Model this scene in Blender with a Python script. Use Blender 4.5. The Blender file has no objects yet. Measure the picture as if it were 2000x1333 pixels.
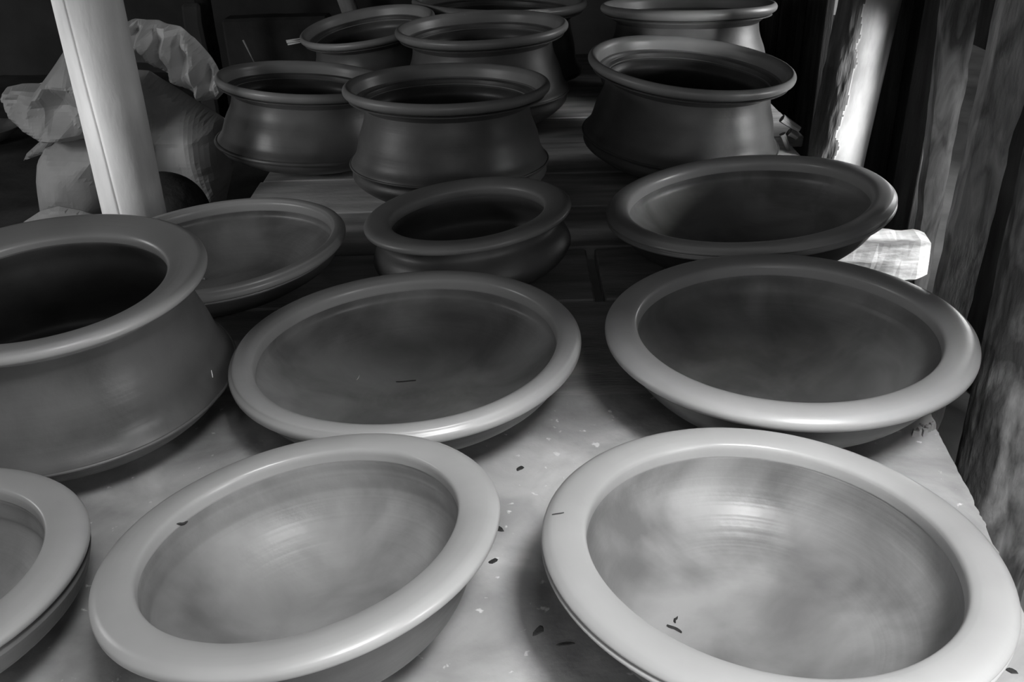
import bpy, bmesh, math, random
from mathutils import Vector, Matrix, noise

random.seed(7)
S = bpy.context.scene
COL = S.collection

# ------------------------------------------------------------------ camera
CAM = Vector((0.0, 0.0, 0.7404))
RIGHT = Vector((0.99960501, -0.0134235, -0.02469063))
UP = Vector((0.02810369, 0.47745324, 0.8782076))
FWD = Vector((0.0, 0.87855462, -0.4776419))
FPX = 1842.55
cam_data = bpy.data.cameras.new('camera')
cam = bpy.data.objects.new('camera', cam_data)
COL.objects.link(cam)
cam.matrix_world = Matrix(((RIGHT.x, UP.x, -FWD.x, CAM.x), (RIGHT.y, UP.y, -FWD.y, CAM.y),
                           (RIGHT.z, UP.z, -FWD.z, CAM.z), (0, 0, 0, 1)))
cam_data.sensor_width = 36.0
cam_data.sensor_fit = 'HORIZONTAL'
cam_data.lens = FPX / 2000 * 36.0
cam_data.clip_start = 0.02
S.camera = cam

# ------------------------------------------------------------------ sky, daylight, added lamps, exposure
S.view_settings.view_transform = 'Standard'
S.view_settings.look = 'None'
S.view_settings.gamma = 1.0
S.view_settings.use_curve_mapping = False
S.view_settings.exposure = 0.0

world = bpy.data.worlds.new('overcast_sky')
S.world = world
world.use_nodes = True
wn = world.node_tree.nodes
wn['Background'].inputs['Color'].default_value = (1, 1, 1, 1)
wn['Background'].inputs['Strength'].default_value = 0.27


def lamp(name, kind, loc, target, energy, size=None, size_y=None, angle=None, spread=None):
    d = bpy.data.lights.new(name, kind)
    d.energy = energy
    if size:
        d.size = size
        if size_y:
            d.shape = 'RECTANGLE'
            d.size_y = size_y
    if spread:
        d.spread = math.radians(spread)
    if angle:
        d.angle = math.radians(angle)
    o = bpy.data.objects.new(name, d)
    COL.objects.link(o)
    o.location = loc
    v = Vector(target) - Vector(loc)
    o.rotation_euler = v.to_track_quat('-Z', 'Y').to_euler()
    return o


lamp('daylight_above_front', 'AREA', (0.25, -0.4, 2.2), (0.1, 0.8, 0.0), 14, 0.5, 0.4)
lamp('daylight_above_corner', 'AREA', (0.6, -0.4, 2.2), (0.42, 0.8, 0.0), 7.0, 0.45, 0.4, spread=52)
lamp('daylight_above_side', 'AREA', (-0.6, -0.6, 2.2), (0.1, 0.8, 0.0), 2.5, 0.5, 0.4)
lamp('daylight_front_low', 'AREA', (0.2, -1.5, 0.5), (0.1, 1.5, 0.1), 4, 1.5, 0.8)
lamp('daylight_side_opening', 'AREA', (-2.0, 1.45, 0.72), (-0.9, 2.3, 0.1), 5.0, 0.35, 0.35)
lamp('daylight_side_near', 'AREA', (-1.55, 1.2, 0.55), (-0.86, 2.0, 0.2), 0.52, 0.25, 0.25, spread=45)
lamp('added_lamp_far_gap', 'AREA', (1.6, 2.75, 0.5), (0.6, 2.3, 0.15), 12, 0.5, 0.6)  # added lamp, shines through the hidden gap behind the log
lamp('added_lamp_beam_end', 'AREA', (1.5, 1.45, 0.30), (0.78, 1.68, 0.0), 0.95, 0.3, 0.3, spread=30)  # added lamp, out of view, brightens the beam end
lamp('added_lamp_log', 'AREA', (1.4, 1.5, 0.24), (0.75, 2.25, 0.14), 2.8, 0.3, 0.3, spread=40)  # added lamp beyond the wall, brightens the peeled side of the log
lamp('added_lamp_pot_sheen', 'AREA', (1.5, 1.72, 0.20), (0.6, 2.03, 0.16), 0.55, 0.25, 0.25, spread=40)  # added lamp, placed to give the tilted pot its sheen
lamp('daylight_corner_outside', 'AREA', (1.5, 0.0, 0.8), (0.9, 1.3, 0.2), 30, 0.6, 0.8)


def at(px, py, Y):
    d = FWD * FPX + RIGHT * (px - 1000) - UP * (py - 666.5)
    return CAM + d * ((Y - CAM.y) / d.y)


# ------------------------------------------------------------------ materials
def mat(name, lo, hi, scale=6.0, rough=0.6, rough_var=0.1, spec=0.5, bump=0.2, bump_scale=40.0, detail=6.0,
        stretch=(1, 1, 1), p0=0.35, p1=0.68, rings=0.0, speck=None, distort=0.0):
    m = bpy.data.materials.new(name)
    m.use_nodes = True
    nt = m.node_tree
    N, L = nt.nodes, nt.links
    b = N['Principled BSDF']
    tc = N.new('ShaderNodeTexCoord')
    info = N.new('ShaderNodeObjectInfo')
    off = N.new('ShaderNodeVectorMath'); off.operation = 'MULTIPLY_ADD'
    mp = N.new('ShaderNodeMapping')
    mp.inputs['Scale'].default_value = stretch
    off.inputs[1].default_value = (1, 1, 1)
    L.new(tc.outputs['Object'], off.inputs[0])
    sc = N.new('ShaderNodeMath'); sc.operation = 'MULTIPLY'; sc.inputs[1].default_value = 13.0
    L.new(info.outputs['Random'], sc.inputs[0])
    L.new(sc.outputs[0], off.inputs[2])
    L.new(off.outputs[0], mp.inputs['Vector'])
    n = N.new('ShaderNodeTexNoise')
    n.inputs['Scale'].default_value = scale
    n.inputs['Detail'].default_value = detail
    n.inputs['Distortion'].default_value = distort
    L.new(mp.outputs[0], n.inputs['Vector'])
    r = N.new('ShaderNodeValToRGB')
    r.color_ramp.elements[0].position = p0
    r.color_ramp.elements[0].color = (lo, lo, lo, 1)
    r.color_ramp.elements[1].position = p1
    r.color_ramp.elements[1].color = (hi, hi, hi, 1)
    L.new(n.outputs['Fac'], r.inputs['Fac'])
    colout = r.outputs['Color']
    if speck:
        v = N.new('ShaderNodeTexNoise')
        v.inputs['Scale'].default_value = speck[0]
        v.inputs['Detail'].default_value = 3
        L.new(mp.outputs[0], v.inputs['Vector'])
        rr = N.new('ShaderNodeValToRGB')
        rr.color_ramp.elements[0].position = speck[1]
        rr.color_ramp.elements[0].color = (0, 0, 0, 1)
        rr.color_ramp.elements[1].position = speck[1] + 0.06
        rr.color_ramp.elements[1].color = (1, 1, 1, 1)
        L.new(v.outputs['Fac'], rr.inputs['Fac'])
        mx = N.new('ShaderNodeMix'); mx.data_type = 'RGBA'
        L.new(rr.outputs['Color'], mx.inputs['Factor'])
        L.new(colout, mx.inputs['A'])
        mx.inputs['B'].default_value = (speck[2],) * 3 + (1,)
        colout = mx.outputs['Result']
    L.new(colout, b.inputs['Base Color'])
    mr = N.new('ShaderNodeMapRange')
    mr.inputs['To Min'].default_value = rough - rough_var
    mr.inputs['To Max'].default_value = rough + rough_var
    L.new(n.outputs['Fac'], mr.inputs['Value'])
    L.new(mr.outputs[0], b.inputs['Roughness'])
    b.inputs['Specular IOR Level'].default_value = spec
    n2 = N.new('ShaderNodeTexNoise')
    n2.inputs['Scale'].default_value = bump_scale
    n2.inputs['Detail'].default_value = 5
    L.new(mp.outputs[0], n2.inputs['Vector'])
    h = n2.outputs['Fac']
    if rings:
        # concentric throwing lines: noise over radius and height only
        sep = N.new('ShaderNodeSeparateXYZ')
        L.new(tc.outputs['Object'], sep.inputs[0])
        ln = N.new('ShaderNodeVectorMath'); ln.operation = 'LENGTH'
        cx = N.new('ShaderNodeCombineXYZ')
        L.new(sep.outputs['X'], cx.inputs['X']); L.new(sep.outputs['Y'], cx.inputs['Y'])
        L.new(cx.outputs[0], ln.inputs[0])
        c2 = N.new('ShaderNodeCombineXYZ')
        L.new(ln.outputs['Value'], c2.inputs['X']); L.new(sep.outputs['Z'], c2.inputs['Y'])
        L.new(sc.outputs[0], c2.inputs['Z'])
        n3 = N.new('ShaderNodeTexNoise')
        n3.inputs['Scale'].default_value = 120
        n3.inputs['Detail'].default_value = 2
        L.new(c2.outputs[0], n3.inputs['Vector'])
        mm = N.new('ShaderNodeMath'); mm.operation = 'MULTIPLY_ADD'
        mm.inputs[1].default_value = rings
        L.new(n3.outputs['Fac'], mm.inputs[0])
        L.new(h, mm.inputs[2])
        h = mm.outputs[0]
    bp = N.new('ShaderNodeBump')
    bp.inputs['Strength'].default_value = bump
    bp.inputs['Distance'].default_value = 0.004
    L.new(h, bp.inputs['Height'])
    L.new(bp.outputs[0], b.inputs['Normal'])
    return m


M_CLAYSHADE = mat('shaded_burnished_clay', 0.05, 0.14, 6, 0.42, 0.08, 0.5, 0.10, 60, 5, rings=0.8, p0=0.32, p1=0.7)  # same clay with shade put into its colour: bowl outsides and whole pots
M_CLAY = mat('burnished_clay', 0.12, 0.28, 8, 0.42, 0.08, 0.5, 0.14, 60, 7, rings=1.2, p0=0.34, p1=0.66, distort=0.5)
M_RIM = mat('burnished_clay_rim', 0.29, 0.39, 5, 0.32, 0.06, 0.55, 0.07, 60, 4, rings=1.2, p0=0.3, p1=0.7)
M_RIMSHADE = mat('shaded_clay_rim', 0.19, 0.29, 6, 0.38, 0.06, 0.5, 0.07, 60, 4, rings=1.2, p0=0.3, p1=0.7)  # rim clay darkened as if shaded, for the pots farther back
M_SHEET = mat('pale_board', 0.23, 0.56, 9, 0.6, 0.1, 0.4, 0.35, 70, 12, p0=0.3, p1=0.72, speck=(60, 0.67, 0.72), distort=0.6)
M_PLANK = mat('dusty_plank', 0.28, 0.6, 5, 0.75, 0.1, 0.3, 0.4, 50, 10, stretch=(1, 6, 6), p0=0.3, p1=0.75)
M_WALL = mat('dark_wall_board', 0.02, 0.055, 5, 0.85, 0.08, 0.2, 0.5, 40, 8, stretch=(6, 6, 1))  # dark grained tone shared by all wall boards
M_STUD = mat('weathered_wood', 0.10, 0.36, 12, 0.75, 0.1, 0.3, 0.6, 45, 10, stretch=(3, 3, 0.8), p0=0.35, p1=0.66, distort=0.8)
M_STUDDARK = mat('dark_weathered_wood', 0.2, 0.6, 12, 0.8, 0.1, 0.3, 0.7, 45, 10, stretch=(3, 3, 0.8), p0=0.35, p1=0.7, distort=0.8)
M_LOG = mat('stained_log', 0.06, 0.32, 11, 0.8, 0.1, 0.3, 0.8, 45, 10, stretch=(2.5, 2.5, 0.9), p0=0.4, p1=0.72, distort=0.5)
M_BARK = mat('dark_bark', 0.05, 0.12, 9, 0.85, 0.08, 0.2, 0.6, 50, 8, stretch=(4, 4, 0.8))
M_PEELED = mat('peeled_wood', 0.24, 0.45, 9, 0.6, 0.1, 0.4, 0.3, 40, 8, stretch=(2, 2, 0.7), p0=0.35, p1=0.65)
M_POST = mat('smooth_pole_wood', 0.55, 0.8, 8, 0.6, 0.1, 0.35, 0.2, 50, 8, stretch=(2, 2, 0.6), p0=0.3, p1=0.7)
M_CUT = mat('fresh_cut_wood', 0.28, 0.85, 11, 0.6, 0.1, 0.4, 0.7, 30, 8, stretch=(0.8, 3, 3), p0=0.36, p1=0.58)
M_SACK = mat('white_sack_plastic', 0.35, 0.52, 6, 0.5, 0.1, 0.45, 0.3, 30, 8, p0=0.35, p1=0.65)
M_SACKWHITE = mat('white_sheet_plastic', 0.55, 0.8, 6, 0.45, 0.1, 0.45, 0.3, 30, 8, p0=0.35, p1=0.65)
M_GROUND = mat('dark_earth', 0.05, 0.16, 4, 0.9, 0.05, 0.2, 1.0, 14, 12, p0=0.3, p1=0.75)
M_MUD = mat('mud_wall', 0.08, 0.15, 3, 0.9, 0.05, 0.2, 0.6, 14, 10)
M_CHAR = mat('charcoal_chip', 0.02, 0.05, 20, 0.8, 0.1, 0.2, 0.5, 90)
M_STRAW = mat('straw', 0.5, 0.7, 20, 0.6, 0.1, 0.4, 0.2, 90)
M_ROOF = mat('shade_roof_thatch', 0.04, 0.1, 12, 0.95, 0.04, 0.1, 1.0, 40, 8)


# ------------------------------------------------------------------ helpers
def link(name, me, m, parent=None, smooth=True):
    o = bpy.data.objects.new(name, me)
    COL.objects.link(o)
    if m is not None:
        for x in (m if isinstance(m, (list, tuple)) else [m]):
            me.materials.append(x)
    if smooth:
        me.polygons.foreach_set('use_smooth', [True] * len(me.polygons))
    if parent is not None:
        o.parent = parent
    return o


def tag(o, label, cat, group=None, kind=None):
    o['label'] = label
    o['category'] = cat
    if group:
        o['group'] = group
    if kind:
        o['kind'] = kind
    return o


def empty(name, loc=(0, 0, 0)):
    o = bpy.data.objects.new(name, None)
    COL.objects.link(o)
    o.location = loc
    o.empty_display_size = 0.05
    return o


def smooth_profile(pts, steps=4):
    """Catmull-Rom through the profile points."""
    out = []
    for i in range(len(pts) - 1):
        p0 = pts[max(i - 1, 0)]; p1 = pts[i]; p2 = pts[i + 1]; p3 = pts[min(i + 2, len(pts) - 1)]
        for k in range(steps):
            t = k / steps
            out.append(tuple(0.5 * (2 * p1[j] + (p2[j] - p0[j]) * t + (2 * p0[j] - 5 * p1[j] + 4 * p2[j] - p3[j]) * t * t
                                    + (3 * p1[j] - p0[j] - 3 * p2[j] + p3[j]) * t ** 3) for j in range(2)))
    out.append(pts[-1])
    return out


def lathe_mesh(name, prof, n=112, closed=False, wob=0.0, seed=0.0):
    vs, fs = [], []
    rows = []
    for (r, z) in prof:
        if r < 1e-5:
            rows.append([len(vs)])
            vs.append((0, 0, z))
            continue
        row = []
        for i in range(n):
            a = 2 * math.pi * i / n
            k = 1.0 + (wob * noise.noise((math.cos(a) * 1.3 + seed, math.sin(a) * 1.3, seed + z * 2)) if wob else 0)
            dz = wob * 0.25 * r * noise.noise((math.cos(a) * 1.6 + seed + 9, math.sin(a) * 1.6, seed)) if wob else 0
            row.append(len(vs))
            vs.append((r * k * math.cos(a), r * k * math.sin(a), z + dz))
        rows.append(row)
    m = len(rows)
    for j in range(m if closed else m - 1):
        A, B = rows[j], rows[(j + 1) % m]
        if len(A) == 1 and len(B) == 1:
            continue
        for i in range(n):
            i2 = (i + 1) % n
            if len(A) == 1:
                fs.append((A[0], B[i2], B[i]))
            elif len(B) == 1:
                fs.append((A[i], A[i2], B[0]))
            else:
                fs.append((A[i], A[i2], B[i2], B[i]))
    me = bpy.data.meshes.new(name)
    me.from_pydata(vs, [], fs)
    me.update()
    bm = bmesh.new(); bm.from_mesh(me)
    bmesh.ops.recalc_face_normals(bm, faces=bm.faces)
    bm.to_mesh(me); bm.free()
    return me


def box_mesh(name, x0, x1, y0, y1, z0, z1, bevel=0.003, cuts=0, jitter=0.0, seed=0):
    bm = bmesh.new()
    bmesh.ops.create_cube(bm, size=1)
    for v in bm.verts:
        v.co = Vector(((x0 + x1) / 2 + v.co.x * (x1 - x0), (y0 + y1) / 2 + v.co.y * (y1 - y0), (z0 + z1) / 2 + v.co.z * (z1 - z0)))
    if bevel:
        bmesh.ops.bevel(bm, geom=bm.edges[:], offset=bevel, segments=1, affect='EDGES')
    if cuts:
        L = max(x1 - x0, y1 - y0, z1 - z0)
        es = [e for e in bm.edges if e.calc_length() > L * 0.7]
        bmesh.ops.subdivide_edges(bm, edges=es, cuts=cuts, use_grid_fill=True)
    if jitter:
        for v in bm.verts:
            p = v.co * 9 + Vector((seed, seed * 1.7, 0))
            v.co += jitter * Vector((noise.noise(p), noise.noise(p + Vector((5, 0, 0))), noise.noise(p + Vector((0, 5, 0))) * 0.3))
    me = bpy.data.meshes.new(name)
    bm.to_mesh(me); bm.free()
    return me


# ------------------------------------------------------------------ setting
GZ = -0.30


def struct(o, label=None):
    o['kind'] = 'structure'
    if label:
        o['label'] = label
    return o


def ground():
    nx, ny = 90, 90
    vs, fs = [], []
    for j in range(ny + 1):
        for i in range(nx + 1):
            x = -5 + 8.5 * i / nx; y = -2.5 + 8.5 * j / ny
            z = GZ + 0.02 * noise.fractal((x * 2.2, y * 2.2, 3), 1.0, 2.0, 4) - 0.012
            vs.append((x, y, z))
    for j in range(ny):
        for i in range(nx):
            a = j * (nx + 1) + i
            fs.append((a, a + 1, a + nx + 2, a + nx + 1))
    me = bpy.data.meshes.new('floor'); me.from_pydata(vs, [], fs)
    return struct(link('floor', me, M_GROUND))


ground()
struct(link('wall_back', box_mesh('wall_back', -4.6, 1.3, 4.9, 5.05, GZ - 0.1, 0.99, 0.01), M_MUD, smooth=False))


def shade_roof():
    # unseen low eave, added to cut the daylight off towards the back
    vs = []
    th = 0.05
    for (x, y, z) in ((-3.2, 0.50, 0.92), (1.3, 0.50, 0.92), (1.3, 5.1, 1.0), (-3.2, 5.1, 1.0)):
        vs.append((x, y, z))
    vs += [(x, y, z + th) for (x, y, z) in vs]
    fs = [(3, 2, 1, 0), (4, 5, 6, 7), (0, 1, 5, 4), (1, 2, 6, 5), (2, 3, 7, 6), (3, 0, 4, 7)]
    me = bpy.data.meshes.new('shade_ceiling'); me.from_pydata(vs, [], fs)
    return struct(link('shade_ceiling', me, M_ROOF, smooth=False))


shade_roof()

# plank wall beside the table: dark upright boards, each a part of the wall
wall = struct(empty('wall_right', (0.98, 2.2, GZ)))
SIDE_GAPS = ((1.88, 2.10), (2.62, 2.90))      # hidden gaps added behind plank and log to let lamp light in
SHORT = (1.42, 1.66)             # unseen opening added low down so a lamp reaches the beam end
cuts = [0.30]
stops = sorted([SHORT[0], SHORT[1], SIDE_GAPS[0][0], SIDE_GAPS[0][1], SIDE_GAPS[1][0], SIDE_GAPS[1][1], 4.85])
while cuts[-1] < 4.84:
    nxt = cuts[-1] + 0.12 + 0.05 * random.random()
    for st in stops:
        if cuts[-1] < st - 1e-6 and nxt > st - 0.05:
            nxt = st
            break
    cuts.append(nxt)
for k, (y0, y1) in enumerate(zip(cuts[:-1], cuts[1:])):
    mid = (y0 + y1) / 2
    if SIDE_GAPS[1][0] < mid < SIDE_GAPS[1][1]:
        continue
    z0 = GZ - 0.05
    z1 = 0.92      # the wall is open above this height in the middle
    if SHORT[0] < mid < SHORT[1]:
        z0 = 0.40
    if SIDE_GAPS[0][0] < mid < SIDE_GAPS[0][1]:
        z0 = 0.33
    xo = (0.011 if k % 2 else -0.014)
    lapped = 0.022 if abs(y0 - SHORT[1]) > .01 and all(abs(y0 - g_[1]) > .01 for g_ in SIDE_GAPS) else 0
    me = box_mesh('wall_board', xo - 0.012, xo + 0.012, y0 - 2.2 - lapped, y1 - 2.2, z0 - GZ, z1 - GZ, 0.002, 6, 0.0015, k)
    link('wall_board', me, M_WALL, wall, smooth=False)


# ------------------------------------------------------------------ platform and sheet
plat = tag(empty('display_platform', (0, 2.0, GZ)), 'low plank platform carrying all the clay pots and bowls', 'platform')


def plank(x0, x1, y0, y1, seed, top=-0.0048):
    me = box_mesh('plank', x0, x1, y0 - 2.0, y1 - 2.0, top - 0.03 - GZ, top - GZ, 0.003, 5, 0.003, seed)
    return link('plank', me, M_PLANK, plat, smooth=False)


plank(-0.95, 0.47, 0.36, 0.60, 1); plank(-0.95, 0.50, 0.606, 0.86, 2); plank(-0.95, 0.53, 0.866, 1.14, 3)
plank(-0.80, 0.565, 1.146, 1.512, 4)
plank(-0.78, 0.152, 1.518, 1.75, 5); plank(0.170, 0.60, 1.518, 1.75, 6)
plank(-0.60, 0.62, 1.762, 1.99, 7); plank(-0.605, 0.62, 1.996, 2.22, 8); plank(-0.60, 0.745, 2.226, 2.47, 9)
plank(-0.66, 0.80, 2.476, 2.72, 10); plank(-0.66, 0.80, 2.726, 2.98, 11); plank(-0.66, 0.80, 2.986, 3.25, 12); plank(-0.66, 0.80, 3.256, 3.6, 13)
for (x, yy) in ((-0.75, 0.5), (0.42, 0.5), (-0.5, 1.9), (0.5, 1.85), (-0.5, 3.4), (0.6, 3.4), (-0.6, 1.2), (0.5, 1.3)):
    link('leg', lathe_mesh('leg', [(0, -0.02), (0.035, -0.02), (0.033, 0.13), (0.035, 0.272), (0, 0.272)], 14), M_BARK, plat).location = (x, yy - 2.0, 0)
for yy in (0.5, 1.25, 3.4):
    me = box_mesh('crossbeam', -0.8 if yy < 2 else -0.6, 0.53, yy - 2.03, yy - 1.97, -0.084 - GZ, -0.036 - GZ, 0.004)
    link('crossbeam', me, M_BARK, plat, smooth=False)


def sheet():
    # thin pale sheet with torn back and side edges
    n = 70
    rgt = [(0.492, 0.36), (0.52, 0.66), (0.554, 0.868), (0.564, 0.931), (0.578, 1.06), (0.592, 1.13)]
    edge = []
    for i in range(n):
        x = -0.95 + (0.585 + 0.95) * i / n
        edge.append((x, 1.188 + 0.004 * noise.noise((x * 14, 0, 0))))
    back = edge + [(0.588, 1.19)]
    side = []
    for a, b in zip(rgt[:-1], rgt[1:]):
        for t in range(14):
            f = t / 14
            yy = a[1] + (b[1] - a[1]) * f
            side.append((a[0] + (b[0] - a[0]) * f + 0.0035 * noise.noise((yy * 60, 2, 0)) + 0.002 * noise.noise((yy * 190, 2, 5)), yy))
    poly = [(-0.95, 0.36)] + side + list(reversed(back))
    bm = bmesh.new()
    vb = [bm.verts.new((x, y - 1.0, 0.0)) for x, y in poly]
    f = bm.faces.new(vb)
    r = bmesh.ops.extrude_face_region(bm, geom=[f])
    for v in [g for g in r['geom'] if isinstance(g, bmesh.types.BMVert)]:
        v.co.z -= 0.004
    bmesh.ops.recalc_face_normals(bm, faces=bm.faces)
    bmesh.ops.triangulate(bm, faces=[q for q in bm.faces if len(q.verts) > 4])
    me = bpy.data.meshes.new('sheet'); bm.to_mesh(me); bm.free()
    o = link('board_sheet', me, M_SHEET, smooth=False)
    o.location = (0, 1.0, 0)
    return tag(o, 'thin pale board sheet with frayed edge under the front bowls', 'sheet')


sheet()

# ------------------------------------------------------------------ pottery
POSE = {
    'B1': ((0.2438, 0.7038, 0.1351), (0.0521, 0.0652), 0.2200),
    'B2': ((-0.2151, 0.7255, 0.1442), (-0.1206, 0.1046), 0.1983),
    'B3': ((-0.6367, 0.7223, 0.1120), (0.0086, 0.0657), 0.1960),
    'P4': ((-0.6115, 1.1296, 0.2439), (0.0001, -0.0378), 0.2088),
    'B5': ((-0.1490, 1.1693, 0.1141), (-0.0334, 0.0149), 0.2469),
    'B6': ((0.3796, 1.1571, 0.1313), (-0.0194, 0.0084), 0.2495),
    'B7': ((-0.5325, 1.5933, 0.0985), (-0.0504, 0.0097), 0.2349),
    'P8': ((-0.0747, 1.5918, 0.1478), (-0.0874, 0.0250), 0.1854),
    'B9': ((0.4442, 1.6681, 0.1292), (-0.1020, 0.0300), 0.2634),
    'P10': ((-0.4905, 2.3384, 0.2210), (0.0968, 0.0378), 0.2114),
    'P11': ((-0.1251, 2.0489, 0.2659), (0.0100, 0.0307), 0.2231),
    'P12': ((0.4293, 2.1994, 0.2630), (0.0890, -0.0520), 0.2369),
    'P13': ((-0.4056, 2.9259, 0.2414), (-0.1144, -0.0818), 0.2049),
    'P14': ((-0.0592, 2.6390, 0.2796), (-0.0182, 0.0043), 0.2339),
    'P15': ((0.5304, 2.8247, 0.2907), (0.0057, 0.0724), 0.2495),
    'P16': ((-0.0101, 3.2157, 0.2594), (0.0318, 0.0183), 0.2844),
}


def offset_in(prof, d, rmax, zmax):
    """inner wall, running from the top down to the axis, d inside the outer profile"""
    fine = smooth_profile(prof, 5)
    out = []
    for i in range(1, len(fine) - 1):
        tx_, tz_ = fine[i + 1][0] - fine[i - 1][0], fine[i + 1][1] - fine[i - 1][1]
        l_ = math.hypot(tx_, tz_) or 1
        p = (fine[i][0] - tz_ / l_ * d, fine[i][1] + tx_ / l_ * d)
        if p[1] < zmax and p[0] > .03:
            out.append((min(p[0], rmax), p[1]))
    out = out[::-3]
    out.append((0, out[-1][1]))
    return out


def bowl_parts(R, H, ri, groove=False):
    """rim section and body profile of a wide bowl; radii in metres, z from the table up."""
    z = lambda d: H - d * R
    w = 1 - ri
    rim = [(ri, .09), (ri + .001, .05), (ri + .006, .028), (ri + .02, .014), (ri + .30 * w, .003), (ri + .55 * w, .0), (ri + .78 * w, .006), (.982, .020), (.997, .036), (1.0, .054),
           (.994, .074), (.975, .09), (.94, .102), (ri + .45 * w, .115), (ri + .03, .125)]
    if groove:                               # lip folded double along its outer edge
        rim[9:11] = [(.998, .048), (.986, .056), (.986, .062), (.999, .072), (.995, .086)]
    rim = [(r * R, z(d)) for r, d in rim]
    ob = ri + .42 * (1 - ri) if ri > .78 else ri + .22
    out = [(0, 0), (.22, 0), (.36, .012), (.50, .07), (.64, .19), (.76, .36), (ob * .945, .55), (ob * .985, .70)]
    Ho = H - .12 * R
    body = [(r * R, h * Ho / .80 if h else 0) for r, h in out]
    body = [(r, min(h, Ho)) for r, h in body]
    body.append((ob * R, Ho))
    top = [((ri + .03) * R, Ho), ((ri + .004) * R, H - .085 * R)]
    inn = [((ri + .002) * R, H - .15 * R)] + offset_in(body[:-1], .055 * R, (ri - .004) * R, H - .2 * R)
    return rim, body, top + inn


def pot_parts(R, H, ri, kr=1.06, kd=.77, nr=.84):
    """keeled cooking pot: flared rim, concave flaring neck, sharp keel, rounded base."""
    z = lambda d: H - d * R
    w = 1 - ri
    if ri > .85:
        rim = [(ri - .02, .15), (ri, .085), (ri + .012, .04), (ri + .035, .012), (ri + .06, .0), (.98, .008), (.996, .028), (1.0, .05), (.992, .075),
               (.965, .098), (.925, .116), (nr + .06, .137), (nr + .02, .17), (nr - .01, .19)]
    else:
        rim = [(ri + .002, .12), (ri, .085), (ri + .008, .064), (ri + .03, .047), (ri + .35 * w, .026), (ri + .62 * w, .008), (ri + .82 * w, .0), (.982, .008), (.997, .024), (1.0, .042),
               (.992, .062), (.965, .078), (.93, .092), (nr + .045, .115), (nr + .01, .14), (nr - .03, .16)]
    rim = [(r * R, z(d)) for r, d in rim]
    hk = H - kd * R
    body = [(0, 0), (.22, 0), (.40, .05), (.62, .2), (.82, .44), (.96, .72), (kr - .03, .93)]
    body = [(r * R, h * hk) for r, h in body]
    body += [(kr * R, hk + .0), ((kr - .012) * R, hk + .035 * R), ((kr - .065) * R, hk + .12 * R), ((kr * .5 + nr * .5 - .015) * R, hk + .28 * R),
             ((nr + .02) * R, z(.34)), (nr * R, z(.22)), ((nr + .005) * R, z(.14))]
    inn = [((ri + .05) * R, z(.13)), ((ri + .005) * R, z(.13)), ((nr - .04) * R, z(.26)), ((nr - .02) * R, z(.4)), ((kr - .08) * R, hk + .03 * R), ((kr - .16) * R, hk * .7),
           (.7 * R, hk * .38), (.4 * R, hk * .2), (.15 * R, hk * .17), (0, hk * .17)]
    return rim, body, inn


def small_parts(R, H, ri):
    z = lambda d: H - d * R
    w = 1 - ri
    rim = [(ri + .002, .11), (ri, .07), (ri + .008, .045), (ri + .03, .026), (ri + .35 * w, .008), (ri + .62 * w, .0), (ri + .82 * w, .004), (.98, .018), (.996, .036), (1.0, .055),
           (.993, .075), (.97, .092), (.93, .105), (ri + .12, .125), (ri + .03, .15)]
    rim = [(r * R, z(d)) for r, d in rim]
    body = [(0, 0), (.2, 0), (.42, .05), (.66, .18), (.86, .36), (.955, .52), (.965, .62), (.92, .76), (.85, .87)]
    Hn = H - .12 * R
    body = [(r * R, h * Hn) for r, h in body] + [((ri + .1) * R, Hn)]
    inn = [((ri + .02) * R, Hn), ((ri + .02) * R, z(.2)), (.84 * R, Hn * .7), (.88 * R, Hn * .5), (.76 * R, Hn * .3), (.5 * R, Hn * .14), (.15 * R, .09 * Hn), (0, .09 * Hn)]
    return rim, body, inn


POTS = []


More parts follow.
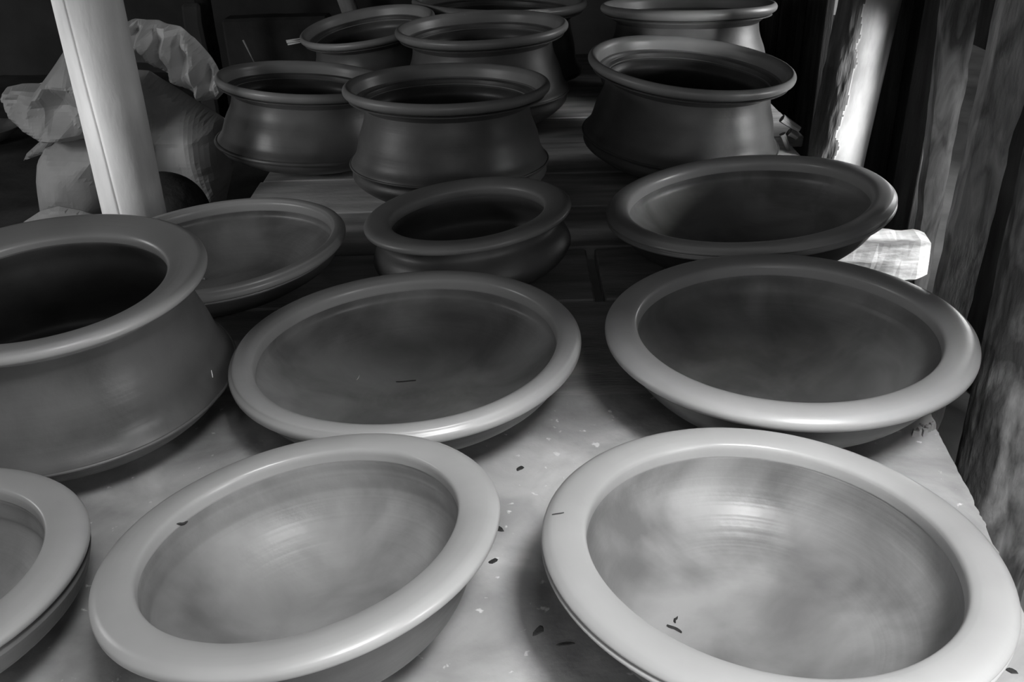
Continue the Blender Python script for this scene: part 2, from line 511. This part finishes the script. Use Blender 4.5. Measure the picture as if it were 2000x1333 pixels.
def make_vessel(key, name, label, cat, kind, ri, base_z=0.0006, group=None, seed=0.0, mats=None, wob=0.012, **kw):
    c, (tx, ty), R = POSE[key]
    c = Vector(c)
    nrm = Vector((tx, ty, 1)).normalized()
    q = Vector((0, 0, 1)).rotation_difference(nrm)
    parts = {'bowl': bowl_parts, 'pot': pot_parts, 'small': small_parts}[kind]
    H = c.z - base_z
    for _ in range(12):
        rim, body, inn = parts(R, H, ri, **kw)
        low = 1e9
        o = c - nrm * H
        zc = q @ Vector((0, 0, 1)); rad = math.sqrt(max(0, 1 - zc.z ** 2))
        for (r, zz) in smooth_profile(body, 4):
            low = min(low, o.z + zz * zc.z - r * rad)
        H += (low - base_z)
    root = empty(name, c - nrm * H)
    root.rotation_mode = 'QUATERNION'
    root.rotation_quaternion = q
    tag(root, label, cat, group)
    mr, mb = mats or (M_RIM if kind == 'bowl' or key == 'P4' else M_RIMSHADE, M_CLAY if kind == 'bowl' else M_CLAYSHADE)
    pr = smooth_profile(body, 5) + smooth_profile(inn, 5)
    bd = link('body', lathe_mesh('body', pr, 112, False, wob, seed), [M_CLAYSHADE, mb], root)
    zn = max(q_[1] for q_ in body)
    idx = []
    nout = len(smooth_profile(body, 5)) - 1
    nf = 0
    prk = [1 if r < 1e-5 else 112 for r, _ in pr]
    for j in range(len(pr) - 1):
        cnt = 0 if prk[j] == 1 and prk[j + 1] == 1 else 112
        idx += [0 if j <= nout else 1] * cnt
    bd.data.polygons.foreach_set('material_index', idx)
    rp = rim + [rim[0]]
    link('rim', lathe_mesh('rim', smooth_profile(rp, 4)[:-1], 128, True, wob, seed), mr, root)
    if kind == 'pot':
        hk = H - kw.get('kd', .77) * R; kr = kw.get('kr', 1.06) * R
        kq = .005 if key == 'P10' else .0025
        ring = [(kr + kq * math.cos(a), hk + .003 + kq * math.sin(a)) for a in [i * math.pi / 4 for i in range(8)]]
        link('keel_ridge', lathe_mesh('keel_ridge', ring, 112, True, wob, seed), M_CLAYSHADE, root)
    POTS.append((key, root, R, H))
    return root


G_B = 'wide clay bowls on the platform'
G_P = 'keeled clay pots at the back of the platform'
make_vessel('B1', 'clay_bowl', 'large pale bowl nearest the frayed sheet edge, with charcoal flecks inside', 'bowl', 'bowl', .80, 0.0006, G_B, 1.0, groove=True)
make_vessel('B2', 'clay_bowl', 'front bowl with a pale flat rim tilted up, beside the big keeled pot', 'bowl', 'bowl', .79, 0.0006, G_B, 2.0)
make_vessel('B3', 'clay_bowl', 'bowl half out of the picture below the big keeled pot', 'bowl', 'bowl', .77, 0.0006, G_B, 3.0)
make_vessel('B5', 'clay_bowl', 'deep open bowl with a narrow rounded rim and a straw inside', 'bowl', 'bowl', .86, 0.0006, G_B, 4.0)
make_vessel('B6', 'clay_bowl', 'wide dark-bottomed bowl with crumbs beside its foot', 'bowl', 'bowl', .815, 0.0006, G_B, 5.0)
make_vessel('B7', 'clay_bowl', 'dark shallow bowl between the big keeled pot and the bamboo-like post', 'bowl', 'bowl', .89, -.004, G_B, 6.0)
make_vessel('B9', 'clay_bowl', 'dim bowl beside the pale cut beam end', 'bowl', 'bowl', .835, -.004, G_B, 7.0, groove=True)
make_vessel('P8', 'clay_pot', 'small round-bellied pot with a broad flat rim chipped on one side', 'pot', 'small', .74, -.004, None, 8.0)
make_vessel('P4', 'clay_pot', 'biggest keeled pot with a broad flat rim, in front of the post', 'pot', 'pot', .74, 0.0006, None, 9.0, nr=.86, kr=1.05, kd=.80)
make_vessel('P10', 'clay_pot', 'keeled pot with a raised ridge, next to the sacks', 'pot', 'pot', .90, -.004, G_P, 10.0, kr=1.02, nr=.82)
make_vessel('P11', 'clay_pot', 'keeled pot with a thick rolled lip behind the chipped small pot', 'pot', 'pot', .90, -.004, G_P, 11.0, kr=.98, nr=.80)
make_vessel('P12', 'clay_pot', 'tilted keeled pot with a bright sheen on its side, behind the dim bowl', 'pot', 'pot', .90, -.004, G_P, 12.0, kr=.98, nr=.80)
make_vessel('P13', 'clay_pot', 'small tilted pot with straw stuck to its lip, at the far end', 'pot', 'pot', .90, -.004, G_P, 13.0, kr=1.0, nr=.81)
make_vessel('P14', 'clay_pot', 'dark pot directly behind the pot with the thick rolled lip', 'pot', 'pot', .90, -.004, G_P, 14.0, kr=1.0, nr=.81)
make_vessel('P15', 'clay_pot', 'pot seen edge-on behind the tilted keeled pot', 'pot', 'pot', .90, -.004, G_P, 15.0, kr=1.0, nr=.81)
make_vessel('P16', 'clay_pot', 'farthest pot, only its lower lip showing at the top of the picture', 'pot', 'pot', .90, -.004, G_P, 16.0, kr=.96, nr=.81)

# ------------------------------------------------------------------ post, logs, studs, beam


def pole_mesh(name, r0, r1, h, n=72, rows=40, crack=None, wob=0.03, bend=0.0, seed=0.0):
    vs, fs = [], []
    for j in range(rows + 1):
        t = j / rows
        r = r0 + (r1 - r0) * t
        angs = [2 * math.pi * i / n for i in range(n)]
        for i, a in enumerate(angs):
            rr = r * (1 + wob * noise.noise((math.cos(a) * 1.2 + seed, math.sin(a) * 1.2, t * h * 4)))
            vs.append((rr * math.cos(a) + bend * math.sin(t * math.pi), rr * math.sin(a), h * t))
        if crack:
            a0 = crack[0] + (crack[1] - crack[0]) * t + 0.02 * noise.noise((t * 9, 0, seed))
            # pull the nearest three columns into a narrow split
            i0 = int(round(a0 / (2 * math.pi) * n)) % n if crack[0] == crack[1] else None
    for j in range(rows):
        for i in range(n):
            a = j * n + i; b = j * n + (i + 1) % n
            fs.append((a, b, b + n, a + n))
    fs.append(tuple(reversed(range(n)))); fs.append(tuple(rows * n + i for i in range(n)))
    me = bpy.data.meshes.new(name); me.from_pydata(vs, [], fs)
    return me


def crack_pole(name, r0, r1, h, a_lo, a_hi, n=72, rows=40, seed=0.0):
    """smooth trunk with one split running up it: a real notch in the section."""
    vs, fs = [], []
    m = n + 2
    for j in range(rows + 1):
        t = j / rows
        r = r0 + (r1 - r0) * t
        a0 = a_lo + (a_hi - a_lo) * t + 0.03 * noise.noise((t * 6, 1, seed))
        half = 0.0013 / r * (0.8 + 0.5 * noise.noise((t * 25, 3, seed)))
        # columns start on one lip of the split and end on the other
        cols = [a0 + half + (2 * math.pi - 2 * half) * i / (n - 1) for i in range(n)]
        for a in cols:
            rr = r * (1 + 0.02 * noise.noise((math.cos(a) * 1.2 + seed, math.sin(a) * 1.2, t * h * 3)))
            vs.append((rr * math.cos(a), rr * math.sin(a), h * t))
        d = r * 0.75
        vs.append((d * math.cos(a0 - half * .3), d * math.sin(a0 - half * .3), h * t))
        vs.append((d * math.cos(a0 + half * .3), d * math.sin(a0 + half * .3), h * t))
    for j in range(rows):
        for i in range(m):
            a = j * m + i; b = j * m + (i + 1) % m
            fs.append((a, b, b + m, a + m))
    fs.append(tuple(reversed(range(m)))); fs.append(tuple(rows * m + i for i in range(m)))
    me = bpy.data.meshes.new(name); me.from_pydata(vs, [], fs)
    return me


# smooth post at the platform's far side
PY = 2.0
pb, pt = at(263, 413, PY), at(171, 0, PY)
ax = (pt - pb).normalized()
foot = pb + ax * ((GZ - 0.03 - pb.z) / ax.z)
hh = (0.91 - GZ) / ax.z
pr = 0.0665
a_lo, a_hi = math.radians(275), math.radians(242)
post = link('support_post', crack_pole('support_post', pr, pr, hh, a_lo, a_hi), M_POST)
post.location = foot
post.rotation_mode = 'QUATERNION'
post.rotation_quaternion = Vector((0, 0, 1)).rotation_difference(ax)
tag(post, 'smooth pale wooden post with a thin crack running down it, before the sacks', 'post')


def log_between(name, lo, hi, zlo, zhi, r, label, cat, mats, patch=None, seed=0.0, n=150, rows=260, flat=False, group=None):
    ax = (hi - lo).normalized()
    foot = lo + ax * ((zlo - lo.z) / ax.z)
    h = (zhi - zlo) / ax.z
    vs, fs, mi = [], [], []
    mask = {}
    for j in range(rows + 1):
        t = j / rows
        zz = h * t
        for i in range(n):
            a = 2 * math.pi * i / n
            ca, sa = math.cos(a), math.sin(a)
            rr = r * (1 + 0.03 * noise.noise((ca * 1.4 + seed, sa * 1.4, zz * 5)))
            peeled = False
            if patch:
                lim = patch(zz + foot.z) + 0.16 * noise.fractal((zz * 16, sa * 2, seed), 1.0, 2.0, 4)
                peeled = ca > lim
            if not peeled and patch:
                rr += 0.004 + 0.003 * noise.fractal((ca * 5, sa * 5, zz * 14 + seed), 1.0, 2.0, 3)
            elif not patch:
                rr += 0.003 * noise.fractal((ca * 4 + seed, sa * 4, zz * 9), 1.0, 2.0, 3)
            mask[(j, i)] = peeled
            vs.append((rr * ca, rr * sa, zz))
    for j in range(rows):
        for i in range(n):
            i2 = (i + 1) % n
            fs.append((j * n + i, j * n + i2, (j + 1) * n + i2, (j + 1) * n + i))
            mi.append(1 if mask[(j, i)] else 0)
    fs.append(tuple(reversed(range(n)))); fs.append(tuple(rows * n + i for i in range(n))); mi += [0, 0]
    me = bpy.data.meshes.new(name); me.from_pydata(vs, [], fs)
    o = link(name, me, mats)
    me.polygons.foreach_set('material_index', mi)
    o.location = foot
    o.rotation_mode = 'QUATERNION'
    o.rotation_quaternion = Vector((0, 0, 1)).rotation_difference(ax)
    return tag(o, label, cat, group)


def patch1(z):
    if z < 0.12:
        return -0.47
    if z < 0.22:
        return -0.47 + (z - 0.12) * 0.9
    return -0.38 - (z - 0.22) * 1.6


log_between('log_post', at(1634, 310, 2.3), at(1701, 0, 2.3), GZ - 0.02, 0.92, 0.068, 'thick log post with bark left on one side and a pale peeled strip', 'post', [M_BARK, M_PEELED], patch1, 3.0)
log_between('log_post', at(1925, 1060, 1.08), at(2030, 640, 1.08), GZ - 0.02, 0.92, 0.062, 'stained log post nearest the camera, just past the table corner', 'post', [M_LOG, M_PEELED], None, 8.0)


def stud(corners, Y, zlo, zhi, th, m, label, seed):
    """rough upright board; corners = (left bottom, right bottom, left top, right top) pixels measured in the plane y = Y"""
    lb, rb, lt, rt = [at(x, y, Y) for x, y in corners]

    def onz(a, b, z):
        return a + (b - a) * ((z - a.z) / (b.z - a.z))
    base = onz(lb, lt, GZ) * 0.5 + onz(rb, rt, GZ) * 0.5
    rows = 46
    vs, fs = [], []
    for j in range(rows + 1):
        z = zlo + (zhi - zlo) * j / rows
        L, Rr = onz(lb, lt, z) - base, onz(rb, rt, z) - base
        jl = 0.004 * noise.noise((z * 18, seed, 0)); jr = 0.005 * noise.fractal((z * 16, seed + 4, 0), 1.0, 2.0, 4)
        sec = [(L.x + jl, 0.0), (Rr.x + jr - .004, -0.004 + .002 * noise.noise((z * 20, seed, 8))), (Rr.x + jr, 0.004), (Rr.x + jr * .6, th), (L.x + jl, th)]
        for (x, yy) in sec:
            vs.append((x, yy, z - GZ))
    for j in range(rows):
        for i in range(5):
            i2 = (i + 1) % 5
            fs.append((j * 5 + i, j * 5 + i2, (j + 1) * 5 + i2, (j + 1) * 5 + i))
    fs.append((4, 3, 2, 1, 0)); fs.append(tuple(rows * 5 + i for i in range(5)))
    me = bpy.data.meshes.new('wall_stud'); me.from_pydata(vs, [], fs)
    o = link('wall_stud', me, m, smooth=False)
    o.location = (base.x, Y, GZ)
    return tag(o, label, 'plank')


stud([(1787, 540), (1815, 549), (1850, 0), (1919, 0)], 1.80, GZ - .02, 0.92, 0.03, M_STUD, 'narrow upright plank with a light split edge, behind the cut beam end', 1.0)
stud([(1840, 563), (1896, 605), (1965, 0), (2050, 0)], 1.46, GZ - .02, 0.92, 0.03, M_STUDDARK, 'blotchy upright plank between the narrow plank and the stained log', 2.0)


def beam():
    # rough-hewn beam end sticking out past the platform
    bm = bmesh.new()
    rows = 44
    x0, x1 = 0.30, 0.815
    sec0 = [(-0.034, -0.052), (-0.034, -0.012), (-0.026, 0.024), (0.02, 0.032), (0.036, 0.018), (0.036, -0.05), (0.015, -0.064), (-0.018, -0.064)]
    n = len(sec0)
    rings = []
    for j in range(rows + 1):
        x = x0 + (x1 - x0) * j / rows
        ring = []
        for i, (yy, zz) in enumerate(sec0):
            d = 0.0035 * noise.fractal((x * 22, yy * 30, zz * 30), 1.0, 2.0, 2)
            k = 1.0
            xx = x
            if x > x1 - 0.02:
                k = 1.0 - (x - (x1 - 0.02)) / 0.02 * 0.22
            zz2 = (zz + 0.016) * k - 0.016
            if x < 0.60:
                zz2 = min(zz2, -0.036)
            ring.append(bm.verts.new((xx - 0.7, yy * k + d, zz2 + d)))
        rings.append(ring)
    for a, b in zip(rings[:-1], rings[1:]):
        for i in range(n):
            bm.faces.new((a[i], a[(i + 1) % n], b[(i + 1) % n], b[i]))
    bm.faces.new(rings[0]); bm.faces.new(list(reversed(rings[-1])))
    bmesh.ops.recalc_face_normals(bm, faces=bm.faces)
    me = bpy.data.meshes.new('beam'); bm.to_mesh(me); bm.free()
    o = link('cut_beam', me, M_CUT, smooth=False)
    o.location = (0.7, 1.70, 0.0)
    return tag(o, 'pale rough-hewn beam end sticking out under the dim bowl', 'beam')


beam()


# ------------------------------------------------------------------ sacks
def pip(x, y, poly):
    c = False
    j = len(poly) - 1
    for i in range(len(poly)):
        xi, yi = poly[i]; xj, yj = poly[j]
        if (yi > y) != (yj > y) and x < (xj - xi) * (y - yi) / (yj - yi) + xi:
            c = not c
        j = i
    return c


def near_edge(x, y, poly):
    best = (1e9, 0, 0)
    for i in range(len(poly)):
        ax_, ay = poly[i]; bx, by = poly[(i + 1) % len(poly)]
        dx, dy = bx - ax_, by - ay
        t = max(0, min(1, ((x - ax_) * dx + (y - ay) * dy) / (dx * dx + dy * dy + 1e-12)))
        qx, qy = ax_ + dx * t, ay + dy * t
        d = math.hypot(x - qx, y - qy)
        if d < best[0]:
            best = (d, qx, qy)
    return best


def crumple(x, z, seed, scale):
    rnd = random.Random(seed)
    h = 0
    for k in range(6):
        a = rnd.uniform(0, math.pi); lam = scale * rnd.uniform(0.6, 1.6); ph = rnd.random()
        w = noise.noise((x * 6 + seed, z * 6, k)) * 0.35
        t = (x * math.cos(a) + z * math.sin(a)) / lam + ph + w
        h += abs((t % 1.0) - 0.5) * 2 / (1 + .3 * k)
    return h / 4.0 - .4


def bag(name, poly_px, Y, bulge, fold, seed, m, step=0.011, back=0.6, scale=0.13, tilt=0.0, parent=None):
    poly = [(p.x, p.z) for p in (at(x, y, Y) for x, y in poly_px)]
    xs = [p[0] for p in poly]; zs = [p[1] for p in poly]
    nx = int((max(xs) - min(xs)) / step) + 2; nz = int((max(zs) - min(zs)) / step) + 2
    ox, oz = min(xs) - step / 2, min(zs) - step / 2
    inside = {}
    for j in range(nz + 1):
        for i in range(nx + 1):
            x, z = ox + i * step, oz + j * step
            d, qx, qz = near_edge(x, z, poly)
            ins = pip(x, z, poly)
            if ins or d < step * 0.75:
                if d < step * 0.75:
                    x, z, d = qx, qz, 0.0
                inside[(i, j)] = (x, z, d)
    maxd = max(v[2] for v in inside.values()) or 1
    zc = (max(zs) + min(zs)) / 2
    vs, fs, fid, bid = [], [], {}, {}
    for k, (x, z, d) in inside.items():
        u = min(1, d / maxd)
        f = math.sqrt(max(0, 1 - (1 - u) ** 2))
        yy = -bulge * f - fold * crumple(x, z, seed, scale) * min(1, d / 0.03 + 0.15) + tilt * (z - zc)
        fid[k] = len(vs); vs.append((x, yy, z))
    for k, (x, z, d) in inside.items():
        u = min(1, d / maxd)
        f = math.sqrt(max(0, 1 - (1 - u) ** 2))
        bid[k] = len(vs); vs.append((x, vs[fid[k]][1] + 0.004 + back * bulge * f, z))
    from collections import Counter
    ec = Counter()
    quads = []
    for (i, j) in inside:
        q = [(i, j), (i + 1, j), (i + 1, j + 1), (i, j + 1)]
        if all(p in inside for p in q):
            quads.append(q)
            for a, b in zip(q, q[1:] + q[:1]):
                ec[(a, b)] += 1
    for q in quads:
        fs.append([fid[p] for p in q]); fs.append([bid[p] for p in reversed(q)])
    for (a, b) in ec:
        if (b, a) not in ec:
            fs.append([fid[b], fid[a], bid[a], bid[b]])
    me = bpy.data.meshes.new(name)
    bx, bz = sum(xs) / len(xs), min(zs)
    me.from_pydata([(x - bx, yy, z - bz) for x, yy, z in vs], [], fs)
    me.update()
    bm = bmesh.new(); bm.from_mesh(me)
    bmesh.ops.remove_doubles(bm, verts=bm.verts, dist=1e-5)
    bmesh.ops.delete(bm, geom=[v for v in bm.verts if not v.link_faces], context='VERTS')
    bmesh.ops.dissolve_degenerate(bm, dist=1e-5, edges=bm.edges)
    bmesh.ops.recalc_face_normals(bm, faces=bm.faces)
    bm.to_mesh(me); bm.free()
    o = link(name, me, m, smooth=False)
    o.location = (bx, Y, bz)
    if parent is not None:
        o.parent = parent
        o.location = Vector(o.location) - Vector(parent.location)
    return o


SA = empty('plastic_sack', (-1.22, 2.62, GZ))
tag(SA, 'open white plastic sack with a flared mouth, on the ground behind the post', 'sack')
bag('sack_body', [(100, 268), (86, 300), (83, 330), (90, 395), (82, 402), (150, 418), (215, 440), (262, 440), (258, 250), (230, 240), (150, 250)], 2.62, 0.16, 0.07, 3, M_SACK, parent=SA, scale=.2)
bag('sack_mouth', [(0, 188), (14, 170), (45, 163), (84, 162), (105, 130), (128, 94), (150, 78), (205, 96), (245, 150), (262, 225), (180, 268), (110, 276), (55, 248), (25, 228)], 2.55, 0.08, 0.17, 11, M_SACK, step=.008, parent=SA, scale=.13)
bag('sack_ear', [(46, 314), (52, 300), (85, 270), (108, 272), (92, 298)], 2.56, 0.015, 0.01, 17, M_SACK, step=.006, parent=SA)
SB = bag('plastic_sack', [(262, 136), (292, 138), (335, 166), (400, 206), (440, 232), (455, 330), (440, 400), (360, 420), (285, 420), (272, 250)], 2.80, 0.15, 0.13, 23, M_SACK, scale=.17)
tag(SB, 'slumped grey-white sack between the post and the ridged keeled pot', 'sack')
SC = bag('plastic_sack', [(243, 45), (262, 36), (310, 40), (350, 52), (380, 72), (410, 108), (436, 150), (440, 178), (425, 194), (395, 196), (350, 160), (300, 125), (240, 118)], 2.78, 0.05, 0.20, 31, M_SACKWHITE, step=.008, scale=.085)
tag(SC, 'crumpled white sack lying on top of the slumped sack', 'sack')
scrap = bag('plastic_scrap', [(46, 434), (80, 412), (115, 403), (160, 412), (190, 424), (200, 500), (40, 500)], 2.30, 0.02, 0.008, 41, M_SACK, step=.007)
tag(scrap, 'pale torn scrap under the open sack, just above the big pot rim', 'scrap')

# dark jar half hidden by the post
jp = at(310, 372, 2.36)
prof = [(.112, 0), (.12, .004), (.122, .03), (.124, .1), (.121, .17), (.108, .215), (.08, .25), (.04, .272), (0, .278)]
jar = link('dark_jar', lathe_mesh('dark_jar', smooth_profile(prof, 3), 64), M_CHAR)
jar.location = (jp.x, 2.36, GZ)
tag(jar, 'black overturned jar with a domed base standing behind the post foot', 'jar')

dish = link('pale_dish', lathe_mesh('pale_dish', smooth_profile([(0, 0), (.05, 0), (.09, .02), (.125, .05), (.13, .056), (.12, .054), (.08, .03), (0, .012)], 3), 56), M_CLAY)
dp = at(-22, 268, 3.7)
dish.location = (dp.x, 3.7, GZ)
tag(dish, 'small dish on the earth floor beyond the open sack', 'dish')

# ------------------------------------------------------------------ far background
o = log_between('slim_post', at(683, 20, 4.6), at(676, 0, 4.6), GZ - .02, 0.95, 0.04, 'slim pale post against the far mud wall', 'post', [M_POST, M_POST], None, 5.0, 40, 40)
o = log_between('dark_pole', at(412, 95, 4.0), at(395, 0, 4.0), GZ - .02, 0.95, 0.032, 'thin black pole standing beyond the crumpled sack', 'pole', [M_CHAR, M_CHAR], None, 6.0, 32, 40)


def block(name, px0, px1, ytop, Y, depth, label, cat, m, seed):
    a, b = at(px0, ytop, Y), at(px1, ytop, Y)
    z1 = (a.z + b.z) / 2
    me = box_mesh(name, a.x - (a.x + b.x) / 2, b.x - (a.x + b.x) / 2, 0, depth, 0, z1 - GZ + .02, 0.012, 6, 0.012, seed)
    o = link(name, me, m, smooth=False)
    o.location = ((a.x + b.x) / 2, Y, GZ - .02)
    return tag(o, label, cat)


block('mud_ledge', 432, 640, 35, 4.45, 0.12, 'low dark mud ledge before the far wall', 'ledge', M_GROUND, 1)
block('leaning_board', 352, 388, 8, 3.9, 0.03, 'grey board standing beyond the crumpled sack', 'board', M_MUD, 2)


# ------------------------------------------------------------------ small things
def chip(px, py, z, size, label, name, m, seed, long=1.6, ang=0.0, cat='chip', group=None, th=.3):
    d = FWD * FPX + RIGHT * (px - 1000) - UP * (py - 666.5)
    p = CAM + d * ((z - CAM.z) / d.z)
    bm = bmesh.new()
    rnd = random.Random(seed)
    k = 9
    lo = []
    for i in range(k):
        a = 2 * math.pi * i / k
        r = size * (0.6 + 0.5 * rnd.random())
        lo.append((r * long * math.cos(a), r / long * math.sin(a)))
    up_ = [bm.verts.new((x * .8, y_ * .8, size * th * (0.8 + .4 * rnd.random()))) for x, y_ in lo]
    dn = [bm.verts.new((x, y_, 0)) for x, y_ in lo]
    bm.faces.new(up_); bm.faces.new(list(reversed(dn)))
    for i in range(k):
        bm.faces.new((dn[i], dn[(i + 1) % k], up_[(i + 1) % k], up_[i]))
    me = bpy.data.meshes.new(name); bm.to_mesh(me); bm.free()
    o = link(name, me, m, smooth=False)
    o.location = p
    o.rotation_euler = (0, 0, ang)
    return tag(o, label, cat, group)


GC = 'charcoal chips on the pale sheet'
chip(975, 1034, 0, .006, 'black chip on the pale sheet beside the rim of the tilted front bowl', 'charcoal_chip', M_CHAR, 1, 1.5, -1.0, group=GC)
chip(963, 1097, 0, .005, 'small dark chip on the sheet midway between the two front bowls', 'charcoal_chip', M_CHAR, 2, 1.2, .5, group=GC)
chip(1052, 1233, 0, .0075, 'largest dark flake on the sheet between the front bowls', 'charcoal_chip', M_BARK, 3, 1.5, 1.0, group=GC, th=.15)
chip(1104, 1258, 0, .006, 'long curved dark flake nearest the front of the sheet', 'charcoal_chip', M_BARK, 4, 2.3, .1, group=GC, th=.15)
chip(1016, 916, 0, .005, 'dark chip on the sheet near the middle bowl', 'charcoal_chip', M_CHAR, 5, 1.3, .8, group=GC)
chip(1974, 1311, 0, .005, 'dark chip on the corner of the sheet past the pale bowl', 'charcoal_chip', M_CHAR, 6, 1.4, -.6, group=GC)

GB = 'pale crumbs by the foot of the dark-bottomed bowl'
CRUMBS = [((1795, 846), 'pale crumb at the middle of the heap by the dark-bottomed bowl'), ((1800, 838), 'pale crumb standing at the back of the heap by the dark-bottomed bowl'),
          ((1804, 850), 'pale crumb at the front of the heap by the dark-bottomed bowl'), ((1811, 842), 'pale crumb between the heap and the sheet edge'),
          ((1819, 838), 'pale crumb nearest the frayed sheet edge'), ((1787, 851), 'pale crumb touching the shadow of the dark-bottomed bowl')]
for i, ((cx, cy), lab) in enumerate(CRUMBS):
    chip(cx, cy, 0, .0055, lab, 'clay_crumb', M_PEELED, 20 + i, 1.0, i, 'crumb', GB, 1.6)

for nm, lab, pts, r in [('wood_shard', 'short stick on the planks behind the cut beam, leaning on a shard', [(1527, 232), (1560, 254)], .011),
                        ('wood_shard', 'pale shard standing on the planks beside the tilted pot', [(1528, 262), (1541, 298)], .009),
                        ('wood_shard', 'stubby shard lying between the other shards by the log post', [(1541, 258), (1556, 268)], .012)]:
    a, b = at(pts[0][0], pts[0][1], 2.36), at(pts[1][0], pts[1][1], 2.36)
    v = b - a
    me = pole_mesh('shard', r, r * .8, v.length, 7, 4, None, .4)
    o = link(nm, me, M_STUD, smooth=False)
    o.location = a
    o.rotation_mode = 'QUATERNION'
    o.rotation_quaternion = Vector((0, 0, 1)).rotation_difference(v.normalized())
    tag(o, lab, 'shard')


# pieces lying on the clay: dropped onto the surface they rest on
bpy.context.view_layer.update()
DG = bpy.context.evaluated_depsgraph_get()


def surface(px, py):
    d = (FWD * FPX + RIGHT * (px - 1000) - UP * (py - 666.5)).normalized()
    ok, loc, nrm, idx, ob, mw = S.ray_cast(DG, CAM, d)
    return loc, nrm


def on_surface(px, py, name, m, label, cat, length, width, thick, ang, seed, group=None):
    loc, nrm = surface(px, py)
    rnd = random.Random(seed)
    k = 7
    bm = bmesh.new()
    rows = []
    for i in range(k):
        t = i / (k - 1) - .5
        w = width * (1 - (2 * abs(t)) ** 3 * .8) * (0.8 + .4 * rnd.random())
        yy = width * 1.2 * math.sin(t * 3 + seed) * .5
        rows.append([bm.verts.new((t * length, yy - w / 2, 0.0)), bm.verts.new((t * length, yy, thick)), bm.verts.new((t * length, yy + w / 2, 0.0))])
    for a, b in zip(rows[:-1], rows[1:]):
        for i in range(3):
            bm.faces.new((a[i], b[i], b[(i + 1) % 3], a[(i + 1) % 3]))
    bm.faces.new(rows[0]); bm.faces.new(list(reversed(rows[-1])))
    bmesh.ops.recalc_face_normals(bm, faces=bm.faces)
    me = bpy.data.meshes.new(name); bm.to_mesh(me); bm.free()
    o = link(name, me, m, smooth=False)
    o.location = loc + nrm * 0.0004
    o.rotation_mode = 'QUATERNION'
    o.rotation_quaternion = Vector((0, 0, 1)).rotation_difference(nrm) @ Matrix.Rotation(ang, 3, 'Z').to_quaternion()
    return tag(o, label, cat, group)


on_surface(1316, 1231, 'charcoal_fleck', M_CHAR, 'black almond-shaped fleck lying inside the large pale bowl', 'fleck', .016, .005, .002, -.7, 1)
on_surface(1321, 1213, 'charcoal_fleck', M_CHAR, 'small curled black fleck just above the almond-shaped one in the pale bowl', 'fleck', .010, .003, .002, 1.3, 2)
on_surface(1090, 1005, 'charcoal_fleck', M_CHAR, 'thin dark fleck on the flat rim of the large pale bowl', 'fleck', .012, .0015, .001, .25, 3)
on_surface(355, 1021, 'charcoal_fleck', M_CHAR, 'dark fleck at the inner rim edge of the tilted front bowl', 'fleck', .015, .004, .001, .9, 4)
on_surface(699, 738, 'straw', M_STRAW, 'short pale straw lying in the narrow-rimmed bowl', 'straw', .015, .0016, .0014, 1.35, 5)
on_surface(793, 746, 'twig', M_CHAR, 'dark twig lying in the narrow-rimmed bowl', 'twig', .030, .002, .0016, -.05, 6)
on_surface(413, 731, 'straw', M_STRAW, 'tiny pale straw stuck on the side of the biggest keeled pot', 'straw', .010, .0012, .001, -.8, 7)
on_surface(398, 547, 'clay_crumb', M_STRAW, 'bright speck on the rim of the dark shallow bowl', 'crumb', .005, .004, .003, 0, 8)


def stalks(name, pairs, Y, r, label, cat):
    bm = bmesh.new()
    for (a, b) in pairs:
        A, B = at(a[0], a[1], Y), at(b[0], b[1], Y)
        mtx = Matrix.Translation((A + B) / 2) @ Vector((0, 0, 1)).rotation_difference((B - A).normalized()).to_matrix().to_4x4()
        bmesh.ops.create_cone(bm, cap_ends=True, segments=7, radius1=r, radius2=r * .7, depth=(B - A).length, matrix=mtx)
    c = sum((v.co for v in bm.verts), Vector()) / len(bm.verts)
    for v in bm.verts:
        v.co -= c
    me = bpy.data.meshes.new(name); bm.to_mesh(me); bm.free()
    o = link(name, me, M_STRAW, smooth=True)
    o.location = c
    return tag(o, label, cat)


stalks('straw_tuft', [((559, 80), (589, 75)), ((560, 83), (590, 79)), ((562, 87), (591, 82))], 2.87, .0028, 'tuft of pale straw caught on the lip of the small tilted pot', 'straw')
stalks('thin_stick', [((475, 78), (497, 122))], 3.6, .004, 'thin stick leaning in the dark beyond the ridged keeled pot', 'stick')
